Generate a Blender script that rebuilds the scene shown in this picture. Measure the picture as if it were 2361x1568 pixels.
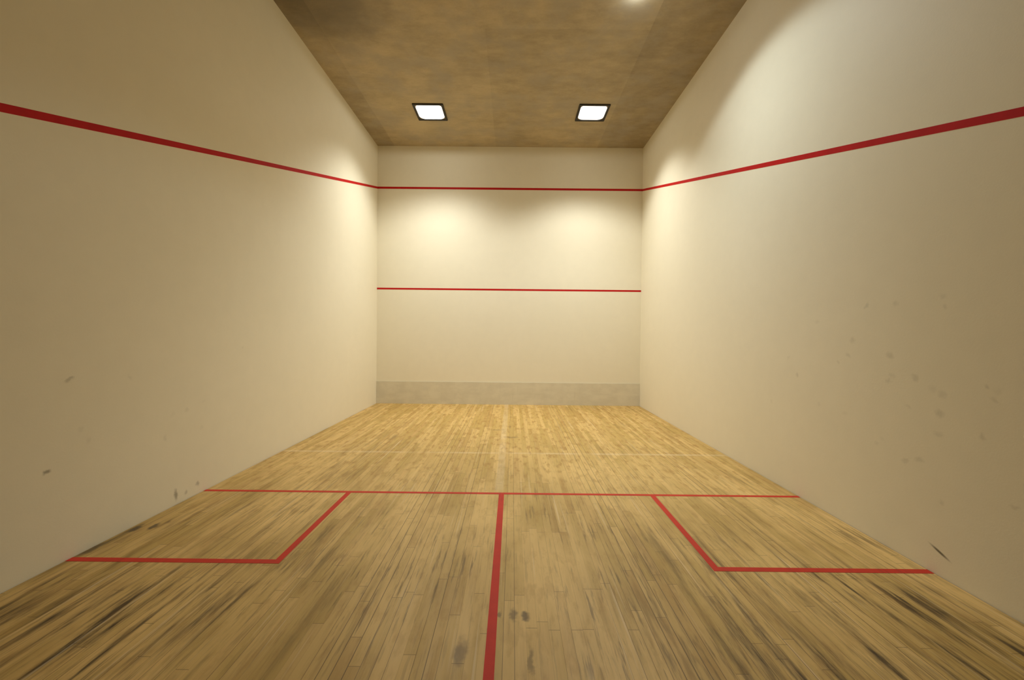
import bpy, bmesh, math, random
from mathutils import Vector, Matrix

random.seed(7)
for o in list(bpy.data.objects):
    bpy.data.objects.remove(o)
S = bpy.context.scene
C = S.collection

# ---------------------------------------------------------------- camera
# court frame: x to the right, front wall at y = 0, camera at y = -9.75, floor at z = 0 (metres)
CAM, YAW, PITCH, ROLL, FPX = Vector((0.10374, -9.75, 1.71363)), 0.00175, -0.01454, 0.0101, 926.156
cy, sy, cp, sp = math.cos(YAW), math.sin(YAW), math.cos(PITCH), math.sin(PITCH)
r0 = Vector((cy, sy, 0))
f0 = Vector((-sy, cy, 0))
fwd = f0 * cp + Vector((0, 0, sp))
up0 = -f0 * sp + Vector((0, 0, cp))
right = r0 * math.cos(ROLL) + up0 * math.sin(ROLL)
up = up0 * math.cos(ROLL) - r0 * math.sin(ROLL)
cd = bpy.data.cameras.new('camera')
cam = bpy.data.objects.new('camera', cd)
C.objects.link(cam)
cd.sensor_fit, cd.sensor_width, cd.lens = 'HORIZONTAL', 36, FPX / 2361 * 36
cd.clip_start = 0.05
m = Matrix((right, up, -fwd)).transposed().to_4x4()
m.translation = CAM
cam.matrix_world = m
S.camera = cam

# ---------------------------------------------------------------- world, exposure
w = bpy.data.worlds.new('world')
S.world = w
w.use_nodes = True
w.node_tree.nodes['Background'].inputs['Color'].default_value = (0, 0, 0, 1)
w.node_tree.nodes['Background'].inputs['Strength'].default_value = 0
S.view_settings.view_transform = 'Standard'
S.view_settings.look = 'None'
S.view_settings.gamma = 1
S.view_settings.use_curve_mapping = False
S.view_settings.exposure = 0.07
S.cycles.diffuse_bounces = 10
S.cycles.max_bounces = 14

LAMP_COLOR = (0.985, 1.0, 0.95)
COOL_COLOR = (0.86, 0.97, 1.0)
POWER_LEFT, POWER_RIGHT, POWER_NEAR = 412, 385, 250

# ---------------------------------------------------------------- court dimensions
HW = 3.2            # half width
H = 6.226           # ceiling
YB = -10.7          # back wall, behind the camera
Y_SHORT = -5.458
ZO, ZS, ZT = 5.2206, 2.788, 0.5428
SLOPE = 0.2912
LW = 0.05           # line width


# ---------------------------------------------------------------- node helper
class N:
    def __init__(self, name):
        self.m = bpy.data.materials.new(name)
        self.m.use_nodes = True
        self.t = self.m.node_tree
        self.b = self.t.nodes['Principled BSDF']
        self.pos = self.t.nodes.new('ShaderNodeNewGeometry').outputs['Position']

    def put(self, s, v):
        if v is None:
            return
        if hasattr(v, 'is_output'):
            self.t.links.new(v, s)
        elif isinstance(v, (tuple, list)) and len(v) == 3 and s.type == 'RGBA':
            s.default_value = (*v, 1)
        else:
            s.default_value = v

    def math(self, op, a, b=None, c=None, clamp=False):
        n = self.t.nodes.new('ShaderNodeMath')
        n.operation, n.use_clamp = op, clamp
        for i, v in enumerate((a, b, c)):
            self.put(n.inputs[i], v)
        return n.outputs[0]

    def vmath(self, op, a, b=None):
        n = self.t.nodes.new('ShaderNodeVectorMath')
        n.operation = op
        self.put(n.inputs[0], a)
        self.put(n.inputs[1], b)
        return n.outputs['Value' if op in ('LENGTH', 'DISTANCE', 'DOT_PRODUCT') else 'Vector']

    def sep(self, v):
        n = self.t.nodes.new('ShaderNodeSeparateXYZ')
        self.put(n.inputs[0], v)
        return n.outputs

    def comb(self, x=0.0, y=0.0, z=0.0):
        n = self.t.nodes.new('ShaderNodeCombineXYZ')
        for i, v in enumerate((x, y, z)):
            self.put(n.inputs[i], v)
        return n.outputs[0]

    def noise(self, vec, scale, detail=4, rough=0.55, out='Fac'):
        n = self.t.nodes.new('ShaderNodeTexNoise')
        self.put(n.inputs['Vector'], vec)
        n.inputs['Scale'].default_value = scale
        n.inputs['Detail'].default_value = detail
        n.inputs['Roughness'].default_value = rough
        return n.outputs[out]

    def white(self, vec):
        n = self.t.nodes.new('ShaderNodeTexWhiteNoise')
        n.noise_dimensions = '3D'
        self.put(n.inputs['Vector'], vec)
        return n.outputs['Value']

    def ramp(self, v, a, b, lo=0.0, hi=1.0, smooth=True):
        n = self.t.nodes.new('ShaderNodeMapRange')
        n.interpolation_type = 'SMOOTHSTEP' if smooth else 'LINEAR'
        for i, x in enumerate((v, a, b, lo, hi)):
            self.put(n.inputs[i], x)
        return n.outputs[0]

    def mix(self, fac, a, b, mode='MIX'):
        n = self.t.nodes.new('ShaderNodeMix')
        n.data_type, n.blend_type = 'RGBA', mode
        self.put(n.inputs[0], fac)
        self.put(n.inputs[6], a)
        self.put(n.inputs[7], b)
        return n.outputs[2]

    def bump(self, h, strength, dist):
        n = self.t.nodes.new('ShaderNodeBump')
        n.inputs['Strength'].default_value = strength
        n.inputs['Distance'].default_value = dist
        self.put(n.inputs['Height'], h)
        self.t.links.new(n.outputs[0], self.b.inputs['Normal'])

    def set(self, color=None, rough=0.6, spec=0.3, **kw):
        self.put(self.b.inputs['Base Color'], color)
        self.put(self.b.inputs['Roughness'], rough)
        self.put(self.b.inputs['Specular IOR Level'], spec)
        for k, v in kw.items():
            self.put(self.b.inputs[k], v)
        return self.m

    def spot(self, u, v, cu, cv, hu, hv, ang=0.0, soft=0.5):
        """1 inside a rotated ellipse centred (cu, cv), fading to 0 at its rim."""
        du, dv = self.math('SUBTRACT', u, cu), self.math('SUBTRACT', v, cv)
        c, s = math.cos(ang), math.sin(ang)
        a = self.math('ADD', self.math('MULTIPLY', du, c / hu), self.math('MULTIPLY', dv, s / hu))
        b = self.math('ADD', self.math('MULTIPLY', du, -s / hv), self.math('MULTIPLY', dv, c / hv))
        q = self.vmath('LENGTH', self.comb(a, b, 0.0))
        return self.ramp(q, 1.0 + soft, 1.0 - soft)


# ---------------------------------------------------------------- materials
PLASTER = (0.858, 0.803, 0.640)


def plaster(name, marks=(), axis=1):
    n = N(name)
    p = n.pos
    big = n.ramp(n.noise(p, 0.55, 3), 0.3, 0.7)
    mid = n.ramp(n.noise(p, 5.0, 5, 0.6), 0.25, 0.75)
    col = n.mix(n.math('MULTIPLY', big, 0.5), PLASTER, tuple(c * k for c, k in zip(PLASTER, (0.95, 0.95, 0.93))))
    col = n.mix(n.math('MULTIPLY', mid, 0.35), col, tuple(c * 0.93 for c in PLASTER))
    if marks:
        xyz = n.sep(n.vmath('ADD', p, n.vmath('MULTIPLY', n.vmath('SUBTRACT', n.noise(p, 22.0, 3, out='Color'), (0.5, 0.5, 0.5)), (0.05, 0.05, 0.05))))
        u, v = xyz[axis], xyz[2]
        tot = None
        for cu, cv, hu, hv, ang, st in marks:
            a, b = (n.sep(p)[axis], n.sep(p)[2]) if st >= .85 else (u, v)
            k = n.math('MULTIPLY', n.spot(a, b, cu, cv, hu, hv, ang, 0.7), st)
            tot = k if tot is None else n.math('MAXIMUM', tot, k)
        col = n.mix(tot, col, (0.11, 0.095, 0.06))
    grain = n.noise(p, 60.0, 4, 0.65)
    n.bump(n.math('ADD', grain, n.math('MULTIPLY', n.noise(p, 3.0, 2), 2.0)), 0.12, 0.004)
    return n.set(col, 0.55, 0.25)


def ball_marks(pts, seed, lo, hi):
    r = random.Random(seed)
    return [(a, b, r.uniform(.014, .03), r.uniform(.011, .024), r.uniform(-1, 1), r.uniform(lo, hi)) for a, b in pts]


R_PTS = [(-6.49, 1.99), (-6.22, 1.99), (-6.86, 1.94), (-5.65, 1.87), (-6.08, 1.69), (-6.04, 1.55), (-5.93, 1.48), (-6.45, 1.57), (-5.38, 1.3), (-5.24, 1.48), (-6.47, 1.41), (-6.44, 1.36), (-6.66, 1.41), (-6.79, 1.34), (-6.86, 1.31), (-7.17, 1.32), (-7.13, 1.4), (-4.96, 0.94), (-6.02, 1.01), (-6.61, 1.18), (-6.84, 1.17), (-6.4, 0.87), (-6.35, 0.82), (-7.11, 1.07), (-6.84, 1.02), (-6.6, 0.75), (-6.71, 0.79), (-6.87, 0.53), (-7.29, 0.68), (-5.7, 1.04), (-6.85, 2.02), (-7.19, 1.38)]
L_PTS = [(-5.69, 0.91), (-5.49, 0.69), (-5.85, 0.9), (-6.69, 0.95), (-6.76, 1.34), (-5.46, 0.96), (-6.29, 1.31), (-4.84, 1.52), (-6.63, 0.85), (-5.94, 0.69)]
M_WALL_F = plaster('front_wall_plaster')
M_WALL_R = plaster('right_wall_plaster', ball_marks(R_PTS, 3, .05, .17) + [(-6.867, .172, .060, .0085, 0.40, .9)])
M_WALL_L = plaster('left_wall_plaster', ball_marks(L_PTS, 5, .03, .09)
                   + [(-5.82, .095, .018, .045, 0.1, .55), (-5.55, .108, .02, .02, 0, .35), (-5.70, .075, .015, .02, 0, .3),
                      (-6.91, .70, .022, .014, .3, .6), (-6.765, 1.345, .03, .012, .5, .3)])
n = N('back_wall_dark_panel')
M_WALL_B = n.set(n.mix(n.noise(n.pos, 3.0), (0.035, 0.028, 0.02), (0.06, 0.048, 0.034)), .4, .4)

# raw concrete ceiling
n = N('ceiling_concrete')
p = n.pos
x, y, z = n.sep(p)
big = n.noise(p, 0.9, 5, 0.6)
mid = n.noise(n.vmath('MULTIPLY', p, (1, 2.2, 1)), 2.6, 6, 0.65)
fine = n.noise(p, 30, 4, 0.6)
slab = n.white(n.comb(n.math('FLOOR', n.math('DIVIDE', n.math('ADD', x, .35), 2.44)), n.math('FLOOR', n.math('DIVIDE', n.math('ADD', y, 3.75), 1.9)), 3.0))
t = n.math('ADD', n.math('MULTIPLY', big, .9), n.math('MULTIPLY', mid, .75))
t = n.math('ADD', t, n.math('MULTIPLY', slab, .32))
t = n.math('ADD', t, n.math('MULTIPLY', fine, .15))
f = n.ramp(t, .65, 1.35, smooth=False)
col = n.mix(f, (0.235, 0.185, 0.112), (0.52, 0.42, 0.255))
hue = n.ramp(n.noise(n.vmath('ADD', p, (11.0, 4.0, 0)), 1.6, 5, .6), .42, .66)
col = n.mix(n.math('MULTIPLY', hue, .55), col, (0.36, 0.315, 0.245))
n.bump(fine, 0.25, 0.006)
wc = n.sep(n.vmath('ADD', p, n.vmath('MULTIPLY', n.vmath('SUBTRACT', n.noise(p, 2.5, 4, out='Color'), (.5, .5, .5)), (.8, .8, 0))))
col = n.mix(n.math('MULTIPLY', n.spot(wc[0], wc[1], -2.55, -4.35, .75, .8, 0, .6), .7), col, (0.12, 0.095, 0.06))
M_CEIL = n.set(col, 0.5, 0.35)

# worn narrow-strip hardwood floor
n = N('floor_hardwood')
p = n.pos
x, y, z = n.sep(p)
PW, PL = 0.066, 1.15
row = n.math('FLOOR', n.math('DIVIDE', x, PW))
fx = n.math('FRACT', n.math('DIVIDE', x, PW))
ro = n.white(n.comb(row, 11.3, 0.0))
ys = n.math('ADD', n.math('DIVIDE', y, PL), n.math('MULTIPLY', ro, 9.0))
seg = n.math('FLOOR', ys)
fy = n.math('FRACT', ys)
cell = n.white(n.comb(row, seg, 0.0))
cell2 = n.white(n.comb(row, seg, 5.0))
grain = n.noise(n.vmath('MULTIPLY', n.vmath('ADD', p, n.comb(n.math('MULTIPLY', cell, 7.0), n.math('MULTIPLY', cell2, 5.0), 0.0)), (26, 1.3, 1)), 1.0, 6, 0.6)
col = n.mix(n.ramp(cell, .1, .9), (0.50, 0.328, 0.093), (0.645, 0.43, 0.15))
col = n.mix(n.ramp(cell2, .72, 1.0, 0, .55), col, (0.47, 0.28, 0.085))
col = n.mix(n.ramp(grain, .46, .70, 0, .4), col, (0.40, 0.235, 0.07))
# bare, greyer wood towards the middle and back of the court where players stand
wear = n.ramp(n.noise(n.vmath('MULTIPLY', p, (1.1, .5, 1)), 1.1, 4), .38, .68)
zone = n.ramp(y, -2.5, -6.0)
col = n.mix(n.math('MULTIPLY', n.math('MULTIPLY', wear, zone), .85), col, (0.79, 0.535, 0.20))
# dark ground-in dirt drawn out along the boards, thickened to paint in corner vignetting
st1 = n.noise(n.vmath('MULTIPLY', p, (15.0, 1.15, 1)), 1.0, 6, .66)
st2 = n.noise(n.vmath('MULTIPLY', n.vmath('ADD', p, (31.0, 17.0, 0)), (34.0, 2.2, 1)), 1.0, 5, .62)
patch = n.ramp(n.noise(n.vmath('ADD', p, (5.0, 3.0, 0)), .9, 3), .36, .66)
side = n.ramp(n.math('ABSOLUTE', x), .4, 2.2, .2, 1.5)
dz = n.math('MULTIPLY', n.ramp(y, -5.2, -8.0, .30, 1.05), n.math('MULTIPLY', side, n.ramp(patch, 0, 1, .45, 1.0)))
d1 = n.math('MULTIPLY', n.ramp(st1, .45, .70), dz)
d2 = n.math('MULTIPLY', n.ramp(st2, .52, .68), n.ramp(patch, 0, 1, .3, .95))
dirt_vignette = n.math('MAXIMUM', n.math('MULTIPLY', d1, .95), n.math('MULTIPLY', n.math('MULTIPLY', d2, n.ramp(y, -4.0, -7.0, .4, 1.0)), .7), clamp=True)
col = n.mix(dirt_vignette, col, (0.078, 0.048, 0.019))
# short dark scuffs across the front of the court
st3 = n.noise(n.vmath('MULTIPLY', n.vmath('ADD', p, (3.0, 9.0, 0)), (15.0, 5.0, 1)), 1.0, 4, .6)
col = n.mix(n.math('MULTIPLY', n.ramp(st3, .49, .66), n.ramp(y, -6.5, -3.5, .25, .7)), col, (0.37, 0.20, 0.045))
# pale scratches
sc = n.noise(n.vmath('MULTIPLY', n.vmath('ADD', p, (7.0, 1.0, 0)), (34.0, .55, 1)), 1.0, 2, .5)
col = n.mix(n.ramp(sc, .64, .74, 0, .4), col, (0.80, 0.64, 0.40))
# ghosts of older lines: one across the court, one down its middle
gh = n.ramp(n.math('ABSOLUTE', n.math('ADD', y, 3.99)), .045, .025)
gv = n.math('MULTIPLY', n.ramp(n.math('ABSOLUTE', n.math('ADD', x, .03)), .06, .035), n.ramp(y, -5.5, -5.3))
gho = n.math('MULTIPLY', n.math('MAXIMUM', gh, gv), n.ramp(n.noise(p, 2.2, 4), .3, .6, .06, .3))
col = n.mix(gho, col, (0.80, 0.64, 0.40))
# individual stains
wp = n.sep(n.vmath('ADD', p, n.vmath('MULTIPLY', n.vmath('SUBTRACT', n.noise(p, 14, 3, out='Color'), (.5, .5, .5)), (.06, .12, 0))))
tot = None
for cu, cv, hu, hv, k in [(-3.14, -6.31, .035, .06, .95), (-3.02, -6.27, .025, .05, .9), (-2.97, -6.18, .015, .03, .5), (-3.17, -6.62, .03, .11, .8),
                          (.20, -7.33, .022, .035, .8), (.125, -7.31, .02, .05, .6), (.045, -7.32, .012, .035, .6),
                          (-.16, -7.62, .03, .09, .6), (.215, -7.66, .014, .07, .5), (-.17, -2.6, .12, .03, .35), (.07, -2.35, .02, .10, .3), (.12, -3.1, .10, .04, .4)]:
    s = n.math('MULTIPLY', n.spot(wp[0], wp[1], cu, cv, hu, hv, 0, .6), k)
    tot = s if tot is None else n.math('MAXIMUM', tot, s)
col = n.mix(tot, col, (0.10, 0.065, 0.03))
# joints
gx = n.math('MINIMUM', fx, n.math('SUBTRACT', 1.0, fx))
jw = n.ramp(n.white(n.comb(row, 3.7, 1.0)), .3, 1.0, .006, .055)
jx = n.ramp(gx, jw, n.math('MULTIPLY', jw, .4))
gy = n.math('MULTIPLY', n.math('MINIMUM', fy, n.math('SUBTRACT', 1.0, fy)), PL)
jy = n.ramp(gy, .0028, .0010)
jt = n.math('MAXIMUM', n.math('MULTIPLY', jx, .8), n.math('MULTIPLY', jy, .6))
col = n.mix(jt, col, (0.13, 0.08, 0.03))
n.bump(n.math('SUBTRACT', n.math('MULTIPLY', grain, .2), jt), 0.3, 0.002)
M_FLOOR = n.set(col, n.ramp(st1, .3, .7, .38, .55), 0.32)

n = N('subfloor_dark')
M_SUB = n.set(n.mix(n.noise(n.pos, 8), (0.02, 0.014, 0.008), (0.05, 0.035, 0.02)), 0.9, 0.1)


def paint(name, c, worn, spec=.3):
    n = N(name)
    t = n.noise(n.pos, 7.0, 5, .6)
    col = n.mix(n.ramp(t, .35, .7, 0, .35), c, tuple(k * .72 for k in c))
    if worn:
        s = n.noise(n.vmath('MULTIPLY', n.pos, (14, 1.2, 1)), 1.0, 4, .6)
        col = n.mix(n.ramp(s, .55, .72, 0, .35), col, (0.16, 0.035, 0.025))
    return n.set(col, .55, spec)


M_RED_F = paint('red_floor_paint', (0.62, 0.040, 0.020), True, .2)
M_RED_W = paint('red_wall_paint', (0.52, 0.012, 0.012), False, .12)

n = N('tin_grey_board')
t = n.noise(n.vmath('MULTIPLY', n.pos, (1, 1, 2)), 3.0, 5, .6)
c = n.mix(n.ramp(t, .3, .7), (0.66, 0.61, 0.475), (0.73, 0.68, 0.53))
s = n.noise(n.vmath('MULTIPLY', n.pos, (14, 1, 1.5)), 1.0, 4, .6)
c = n.mix(n.ramp(s, .6, .75, 0, .3), c, (0.54, 0.49, 0.37))
M_TIN = n.set(c, .5, .3)

n = N('lamp_black_metal')
M_BLACK = n.set(n.mix(n.noise(n.pos, 30), (0.012, 0.010, 0.008), (0.022, 0.018, 0.013)), .45, .4)


def glow_mat(name, col, s):
    n = N(name)
    return n.set((0.9, 0.88, 0.82), .4, .3, **{'Emission Color': col, 'Emission Strength': s})


M_GLASS = glow_mat('lamp_lit_glass', (1.0, 0.95, 0.86), 2.6)
M_GLASS_COOL = glow_mat('lamp_lit_glass_cool', (0.95, 0.98, 1.0), 4.0)


# ---------------------------------------------------------------- mesh helpers
def link(name, bm, mat, parent=None, smooth=False):
    bmesh.ops.recalc_face_normals(bm, faces=bm.faces)
    me = bpy.data.meshes.new(name)
    bm.to_mesh(me)
    bm.free()
    me.materials.append(mat)
    if smooth:
        for q in me.polygons:
            q.use_smooth = True
    o = bpy.data.objects.new(name, me)
    C.objects.link(o)
    o.parent = parent
    return o


def add_prism(bm, poly, axis, a, b):
    """Extrude a polygon (2-D, in the two axes other than axis, in order) from a to b."""
    def v3(q, d):
        c = list(q)
        c.insert(axis, d)
        return bm.verts.new(c)
    A, B = [v3(q, a) for q in poly], [v3(q, b) for q in poly]
    bm.faces.new(A)
    bm.faces.new(B[::-1])
    for i in range(len(poly)):
        j = (i + 1) % len(poly)
        bm.faces.new((A[i], B[i], B[j], A[j]))


def box(x0, x1, y0, y1, z0, z1, bm=None):
    bm = bm or bmesh.new()
    add_prism(bm, [(x0, y0), (x1, y0), (x1, y1), (x0, y1)], 2, z0, z1)
    return bm


def structure(name, bm, mat, label=None):
    o = link(name, bm, mat)
    o['kind'] = 'structure'
    if label:
        o['label'] = label
    return o


def tag(o, label, cat, group=None):
    o['label'], o['category'] = label, cat
    if group:
        o['group'] = group
    return o


# ---------------------------------------------------------------- room shell
TH, GAP = 0.2, 0.007
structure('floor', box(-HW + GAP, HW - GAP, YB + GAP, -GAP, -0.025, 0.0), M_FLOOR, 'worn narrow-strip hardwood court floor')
structure('trim_1', box(-HW - TH, HW + TH, YB - TH, TH, -0.20, -0.025), M_SUB, 'dark bed under the floorboards')
structure('ceiling', box(-HW - TH, HW + TH, YB - TH, TH, H, H + TH), M_CEIL, 'mottled brown raw concrete ceiling')
structure('wall_front', box(-HW, HW, 0, TH, -0.025, H), M_WALL_F, 'cream plastered front wall')
structure('wall_back', box(-HW, HW, YB - TH, YB, -0.025, H), M_WALL_B, 'dark back wall behind the viewer')
structure('wall_left', box(-HW - TH, -HW, YB - TH, TH, -0.025, H), M_WALL_L, 'cream plastered left side wall')
structure('wall_right', box(HW, HW + TH, YB - TH, TH, -0.025, H), M_WALL_R, 'cream plastered right side wall with ball marks')

# ---------------------------------------------------------------- the tin along the foot of the front wall
TT = 0.014
bm = box(-HW + .002, HW - .002, -TT, -.002, 0.0, ZT)
bmesh.ops.bevel(bm, geom=[e for e in bm.edges if all(v.co.z > .5 and v.co.y < -.005 for v in e.verts)], offset=.005, segments=2, affect='EDGES')
tag(link('tin_board', bm, M_TIN), 'greyish beige board along the foot of the front wall', 'tin board')

# ---------------------------------------------------------------- painted court lines
E = 0.0015


def floor_line(name, poly, label, group=None):
    bm = bmesh.new()
    add_prism(bm, poly, 2, 0.0, E)
    return tag(link(name, bm, M_RED_F), label, 'court line', group)


h = LW / 2
tag(link('out_line', box(-HW, HW, -E, 0, ZO - h, ZO + h), M_RED_W), 'upper red line across the front wall, below the ceiling', 'court line', 'red lines painted on the walls')
tag(link('service_line', box(-HW, HW, -E, 0, ZS - .021, ZS + .021), M_RED_W), 'lower red line across the middle of the front wall', 'court line', 'red lines painted on the walls')
for s, name in ((-1, 'left'), (1, 'right')):
    bm = bmesh.new()
    hv = .031
    zb = ZO + YB * SLOPE
    add_prism(bm, [(0, ZO - h), (0, ZO + h), (YB, zb + hv), (YB, zb - hv)], 0, s * HW, s * (HW - E))
    tag(link('side_wall_line', bm, M_RED_W), 'sloping red line along the %s side wall' % name, 'court line', 'red lines painted on the walls')
g = 'red lines painted on the floor'
xi = HW - GAP
floor_line('short_line', [(-xi, Y_SHORT - .022), (xi, Y_SHORT - .022), (xi, Y_SHORT + .022), (-xi, Y_SHORT + .022)],
           'long red line across the floor from side wall to side wall', g)
h = .0275
yt = Y_SHORT - .0225
floor_line('half_court_line', [(-h, YB + GAP), (h, YB + GAP), (h, yt), (-h, yt)],
           'red line down the middle of the floor towards the viewer', g)
h = .026
for s, name, xb, yb in ((-1, 'left', 1.635, -6.782), (1, 'right', 1.617, -6.817)):
    q = [(s * xi, yb - h), (s * (xb - h), yb - h), (s * (xb - h), yt), (s * (xb + h), yt), (s * (xb + h), yb + h), (s * xi, yb + h)]
    floor_line('service_box_line', q, 'red L-shaped service box outline at the %s side wall' % name, g)


# ---------------------------------------------------------------- ceiling lamps
def rounded(hx, hy, r, seg=6):
    pts = []
    for qx, qy, a0 in ((1, 1, 0), (-1, 1, 90), (-1, -1, 180), (1, -1, 270)):
        for i in range(seg + 1):
            a = math.radians(a0 + 90 * i / seg)
            pts.append((qx * (hx - r) + r * math.cos(a), qy * (hy - r) + r * math.sin(a)))
    return pts


def loft(bm, rings, close=True):
    R = [[bm.verts.new(q) for q in r] for r in rings]
    for a, b in zip(R, R[1:]):
        for i in range(len(a)):
            j = (i + 1) % len(a)
            bm.faces.new((a[i], a[j], b[j], b[i]))
    if close:
        bm.faces.new(R[-1])
    return R


def lamp_light(parent, power, color, tx, ty, soft, stray, edge, z, size=.11):
    """The luminaire's lamp: even light inside an elliptical cut-off set by its reflector."""
    L = bpy.data.lights.new('lamp_bulb', 'POINT')
    L.energy, L.color, L.shadow_soft_size = power, color, size
    L.use_nodes = True
    t = L.node_tree
    em = t.nodes['Emission']
    g = t.nodes.new('ShaderNodeNewGeometry')
    s = t.nodes.new('ShaderNodeSeparateXYZ')
    t.links.new(g.outputs['Incoming'], s.inputs[0])

    def M(op, a, b=None):
        k = t.nodes.new('ShaderNodeMath')
        k.operation = op
        for i, v in enumerate((a, b)):
            if v is None:
                continue
            if hasattr(v, 'is_output'):
                t.links.new(v, k.inputs[i])
            else:
                k.inputs[i].default_value = v
        return k.outputs[0]
    dx, dy = M('DIVIDE', s.outputs[0], tx), M('DIVIDE', s.outputs[1], ty)
    r = M('SQRT', M('ADD', M('MULTIPLY', dx, dx), M('MULTIPLY', dy, dy)))
    dn = M('MAXIMUM', M('MULTIPLY', s.outputs[2], -1.0), 1e-3)
    ang = M('ARCTANGENT', M('DIVIDE', r, dn))        # 45 degrees is the cut-off
    mr = t.nodes.new('ShaderNodeMapRange')
    mr.interpolation_type = 'SMOOTHSTEP'
    t.links.new(ang, mr.inputs[0])
    c = math.pi / 4
    for i, v in zip((1, 2, 3, 4), (c + soft, c - soft, 0.0, 1.0)):
        mr.inputs[i].default_value = v
    beam = M('MULTIPLY', mr.outputs[0], M('ADD', M('MULTIPLY', M('POWER', dn, 3.6), 1.50), edge))
    down = M('LESS_THAN', s.outputs[2], 0.0)
    t.links.new(M('MULTIPLY', down, M('ADD', beam, stray)), em.inputs['Strength'])
    o = bpy.data.objects.new('lamp_bulb', L)
    C.objects.link(o)
    o.parent = parent
    o.location = (0, 0, z)
    return o


def ceiling_lamp(x, y, label, power, color, glass, drop, tx, ty, soft, stray, edge, bloom=0):
    root = bpy.data.objects.new('ceiling_lamp', None)
    C.objects.link(root)
    root.location = (x, y, H)
    tag(root, label, 'ceiling lamp', 'square floodlights on the ceiling')
    ho, hi, d = .305, .262, .022
    bm = bmesh.new()
    rings = []
    for hh, zz, r in ((ho, 0.0, .012), (ho, -d + .004, .012), (ho - .005, -d, .012), (hi + .004, -d, .03), (hi, -d + .004, .03), (hi, -.003, .03)):
        rings.append([(a, b, zz) for a, b in rounded(hh, hh, r)])
    loft(bm, rings, close=False)
    link('frame', bm, M_BLACK, root)
    bm = bmesh.new()
    rings = []
    for k, zz in ((1.0, -.004), (.97, -.010), (.90, -.010 - drop * .45), (.75, -.010 - drop * .8), (.5, -.010 - drop), (.2, -.010 - drop * 1.05)):
        rr = hi * k
        rings.append([(a, b, zz) for a, b in rounded(rr - .001, rr - .001, min(.11, rr * .6))])
    loft(bm, rings)
    link('diffuser', bm, glass, root, True)
    lamp_light(root, power, color, tx, ty, soft, stray, edge, -.16)
    if bloom:      # added point light, not a real lamp, imitating lens bloom on the concrete
        L = bpy.data.lights.new('added_bloom_light', 'POINT')
        L.energy, L.color, L.shadow_soft_size = bloom, (0.86, 0.95, 1.0), .05
        o = bpy.data.objects.new('added_bloom_light', L)
        C.objects.link(o)
        o.parent = root
        o.location = (0, .27, -.085)
    return root


T = lambda a: math.tan(math.radians(a))
ceiling_lamp(-1.62, -1.50, 'lit square ceiling lamp left of centre, near the front wall', POWER_LEFT, LAMP_COLOR, M_GLASS, .012, T(60), T(51), .20, .034, .115)
ceiling_lamp(1.67, -1.53, 'lit square ceiling lamp right of centre, near the front wall', POWER_RIGHT, LAMP_COLOR, M_GLASS, .012, T(60), T(50), .16, .016, .13)
ceiling_lamp(1.70, -4.68, 'lit square ceiling lamp with a cool bulging glass, nearer the viewer', POWER_NEAR, COOL_COLOR, M_GLASS_COOL, .045, T(63), T(61), .09, .0, .165, 3.5)
